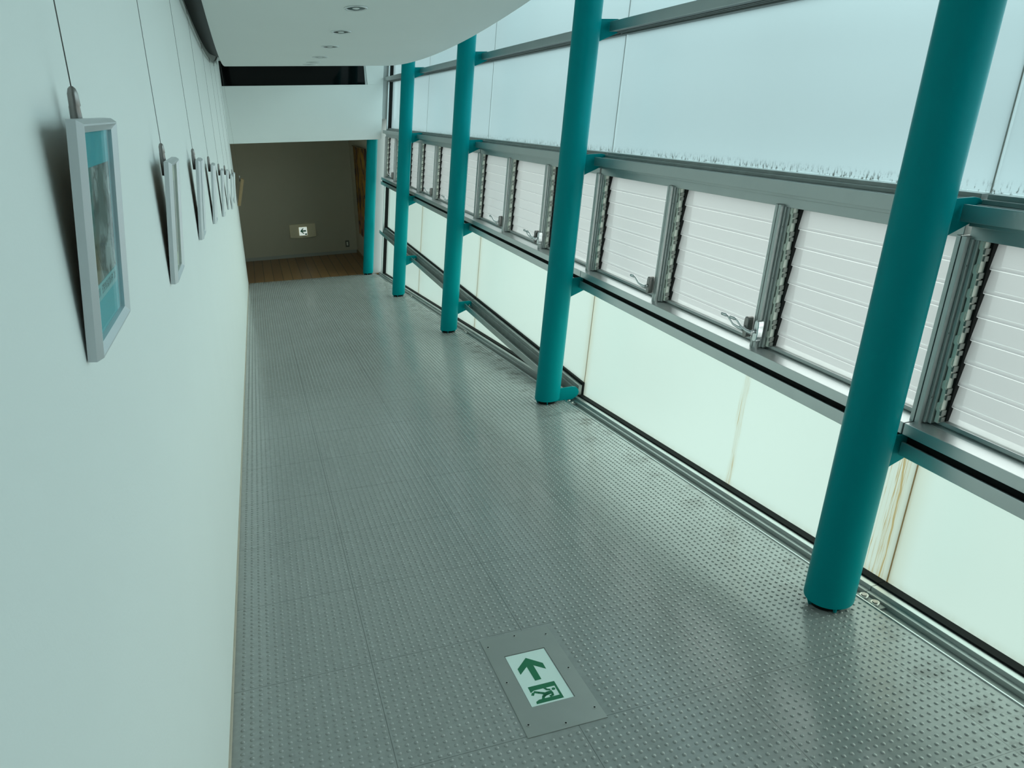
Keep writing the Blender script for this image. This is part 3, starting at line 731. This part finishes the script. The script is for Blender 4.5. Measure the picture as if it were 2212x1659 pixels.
# ------------------------------------------------------------------ exit light set in the floor
fx0, fx1, fy0, fy1 = .5515, .7975, 1.640, 2.152
rootf = empty('floor_exit_light', (.6745, 1.896, zf(1.896))); rootf.rotation_euler = (math.atan(-M), 0, 0)
tag(rootf, 'steel framed exit light set in the studded floor, green arrow and running figure', 'exit sign')
cxm, cym = .6745, 1.896
def fl(a, b, h): return (a - cxm, b - cym, h)
m = MB()
lx0, lx1, ly0, ly1 = .6035, .7448, 1.760, 2.0325
for a in ((fx0, fx1, fy0, ly0), (fx0, fx1, ly1, fy1), (fx0, lx0, ly0, ly1), (lx1, fx1, ly0, ly1)):
    m.box(a[0] - cxm, a[1] - cxm, a[2] - cym, a[3] - cym, -.004, .0025)
m.build('plate', M_STEEL, rootf)
m = MB(); m.box(lx0 - .0 - cxm, lx1 - cxm, ly0 - cym, ly1 - cym, -.006, -.0012); m.build('gasket', M_DARK, rootf)
m = MB(); m.box(lx0 + .0028 - cxm, lx1 - .0028 - cxm, ly0 + .0028 - cym, ly1 - .0028 - cym, -.006, .0008)
lens = m.build('lens_panel', M_SIGNW, rootf)
def flat(name, polys, mt, par, h=.0013):
    m = MB()
    for p in polys: m.poly(p, h - .0008, h, fl)
    return m.build(name, mt, par)
flat('arrow', [[(.6678, 2.0007), (.7112, 1.9546), (.7107, 1.9224), (.6782, 1.9549), (.6785, 1.8783), (.6574, 1.8773), (.6557, 1.9547), (.624, 1.9221), (.6239, 1.953)]], M_GREEN, lens)
flat('doorway', [[(.6246, 1.8542), (.7121, 1.8542), (.7121, 1.7698), (.6245, 1.7698), (.6262, 1.7800), (.6376, 1.7866), (.7050, 1.7866), (.7054, 1.8331), (.6377, 1.8333), (.6245, 1.8254)]], M_GREEN, lens)
# running figure: head, arms and trunk, stepping legs
def limb(pts, w):
    out = []
    for k in range(len(pts) - 1):
        a = Vector((*pts[k], 0)); b = Vector((*pts[k + 1], 0)); d = (b - a).normalized(); nn = Vector((-d.y, d.x, 0)) * w * .66; e = d * w * .3
        out.append([tuple((a + nn - e)[:2]), tuple((a - nn - e)[:2]), tuple((b - nn + e)[:2]), tuple((b + nn + e)[:2])])
    return out
figp = [[(.6968 + .0055 * math.cos(t), 1.8195 + .0055 * math.sin(t)) for t in [2 * PI * k / 18 for k in range(18)]]]
figp += limb([(.6855, 1.808), (.672, 1.806), (.661, 1.803)], .011)
figp += limb([(.6850, 1.820), (.676, 1.824), (.672, 1.834)], .005) + limb([(.6865, 1.804), (.685, 1.793), (.676, 1.790)], .0055)
figp += limb([(.662, 1.810), (.648, 1.818), (.636, 1.8255)], .0065) + limb([(.666, 1.803), (.659, 1.7975), (.656, 1.797), (.6505, 1.7835)], .0065)
figp += limb([(.631, 1.821), (.6265, 1.8135)], .0065)
flat('running_figure', figp, M_GREEN, lens, h=.0016)
for a, b in [(.5676, 2.1001), (.6713, 2.1312), (.7763, 2.1021), (.5697, 1.8971), (.7784, 1.898), (.5698, 1.69), (.6741, 1.6595), (.779, 1.6926)]:
    m = MB(); p = Vector(fl(a, b, 0)); m.tube([p + Vector((0, 0, .001)), p + Vector((0, 0, .0036))], .0060, 16); m.m = 1; m.tube([p + Vector((0, 0, .003)), p + Vector((0, 0, .0040))], .0032, 6)
    m.build('screw', [M_BOLT, M_DARK], rootf)

# ------------------------------------------------------------------ exit light and socket on the alcove wall
def yback(x): return 15.31 + (x - (XL - .6)) * (15.48 - 15.31) / (1.83 - XL + .6)
ex0, ex1, ez0, ez1 = .566, 1.046, .37, .629
exr = empty('wall_exit_light', (.806, yback(.806), .5)); tag(exr, 'beige bowed exit light with a green left arrow on the alcove wall', 'exit sign')
m = MB(); m.smooth = True; rings = []
for k in range(17):
    u = k / 16 * 2 - 1; x = .806 + u * .24; bow = .05 * (1 - .55 * u * u); yw = yback(x)
    rings.append([(x, yw, ez0 + .01 * u * u), (x, yw - bow, ez0 + .01 * u * u), (x, yw - bow, ez1 - .006 * u * u), (x, yw, ez1 - .006 * u * u)])
m.extrude(None, rings); o = m.build('housing', M_BEIGE); o.data.set_sharp_from_angle(angle=math.radians(40)); hang(o, exr)
ys_ = yback(.806) - .0525
def onw(a, b, h): return (a, ys_ - h + (a - .806) * .07, b)
m = MB(); m.poly([(.737, .416), (.882, .416), (.882, .569), (.737, .569)], 0, .004, onw); lp = m.build('lens_panel', M_LIT); hang(lp, exr)
def wflat(name, polys, mt):
    m = MB()
    for p in polys: m.poly(p, .004, .0055, onw)
    o = m.build(name, mt); o.data.transform(Matrix.Translation(-Vector(exr.location))); o.parent = lp
wflat('arrow', [[(.755, .497), (.800, .545), (.826, .545), (.795, .511), (.864, .511), (.864, .485), (.795, .485), (.832, .448), (.806, .448)]], M_GREEN)
wflat('doorway', [[(.838, .424), (.878, .424), (.878, .448), (.838, .448)]], M_GREEN)
m = MB()
m.poly([(.78, .392), (.86, .392), (.86, .400), (.78, .400)], -.002, .001, onw); o = m.build('badge', M_SKIRT); hang(o, exr)
so = empty('wall_socket', (1.624, yback(1.624), .186)); tag(so, 'small dark steel wall socket low on the alcove back wall', 'socket')
m = MB(); yy = yback(1.624); m.box(1.588, 1.660, yy - .008, yy - .0005, .123, .249); hang(m.build('cover_plate', M_SOCK, bevel=.002), so)
m = MB(); m.box(1.608, 1.640, yy - .0105, yy - .008, .150, .222); c2 = m.build('insert', M_CLIP); hang(c2, so)

# ------------------------------------------------------------------ banner on the alcove right wall
m_, nt, out = mat('painted_orange_cloth'); g = NG(nt); vec, (x, y, z) = coords(nt)
b = nt.nodes.new('ShaderNodeBsdfPrincipled'); b.inputs['Roughness'].default_value = .85
ink = g.mr(g.m('ABSOLUTE', g.m('SUBTRACT', g.noise(g.scl(vec, (1, 3.2, 1)), 2.2, 3), .5)), .07, .03)
c = g.mix(g.mr(z, -1.05, -1.25), (.34, .15, .012), (.36, .12, .10)); c = g.mix(g.mr(g.noise(vec, 5, 3), .35, .65), c, (.36, .19, .02))
c = g.mix(ink, c, (.06, .02, .015)); nt.links.new(c, b.inputs['Base Color']); nt.links.new(b.outputs[0], out.inputs[0])
ban = empty('painted_banner', (1.80, 14.1, 2.03)); tag(ban, 'orange cloth with dark brush strokes hanging behind the farthest column', 'banner')
m = MB()
def bx_(y, z): return 1.81 + (15.49 - y) / 2.04 * .06 * z / 2.5 - .012 + .004 * math.sin(y * 22)
N = 24; V = []
for j in range(2):
    for k in range(N + 1):
        yy = 13.48 + (14.82 - 13.48) * k / N
        for zz in (.47 + .02 * math.sin(k * 2.1), 2.03): V.append((bx_(yy, zz) - j * .003, yy, zz))
n2 = (N + 1) * 2; m.v = V
for k in range(N):
    a = 2 * k; m.face((a, a + 1, a + 3, a + 2)); m.face((n2 + a, n2 + a + 2, n2 + a + 3, n2 + a + 1))
    m.face((a, a + 2, n2 + a + 2, n2 + a)); m.face((a + 1, n2 + a + 1, n2 + a + 3, a + 3))
m.face((0, n2, n2 + 1, 1)); m.face((2 * N, 2 * N + 1, n2 + 2 * N + 1, n2 + 2 * N))
hang(m.build('cloth', m_), ban)
m = MB(); m.tube([(1.80 - .02 + .03, 13.47, 2.035), (1.797, 14.83, 2.035)], .008, 10); hang(m.build('hanging_rod', M_BROWN), ban)
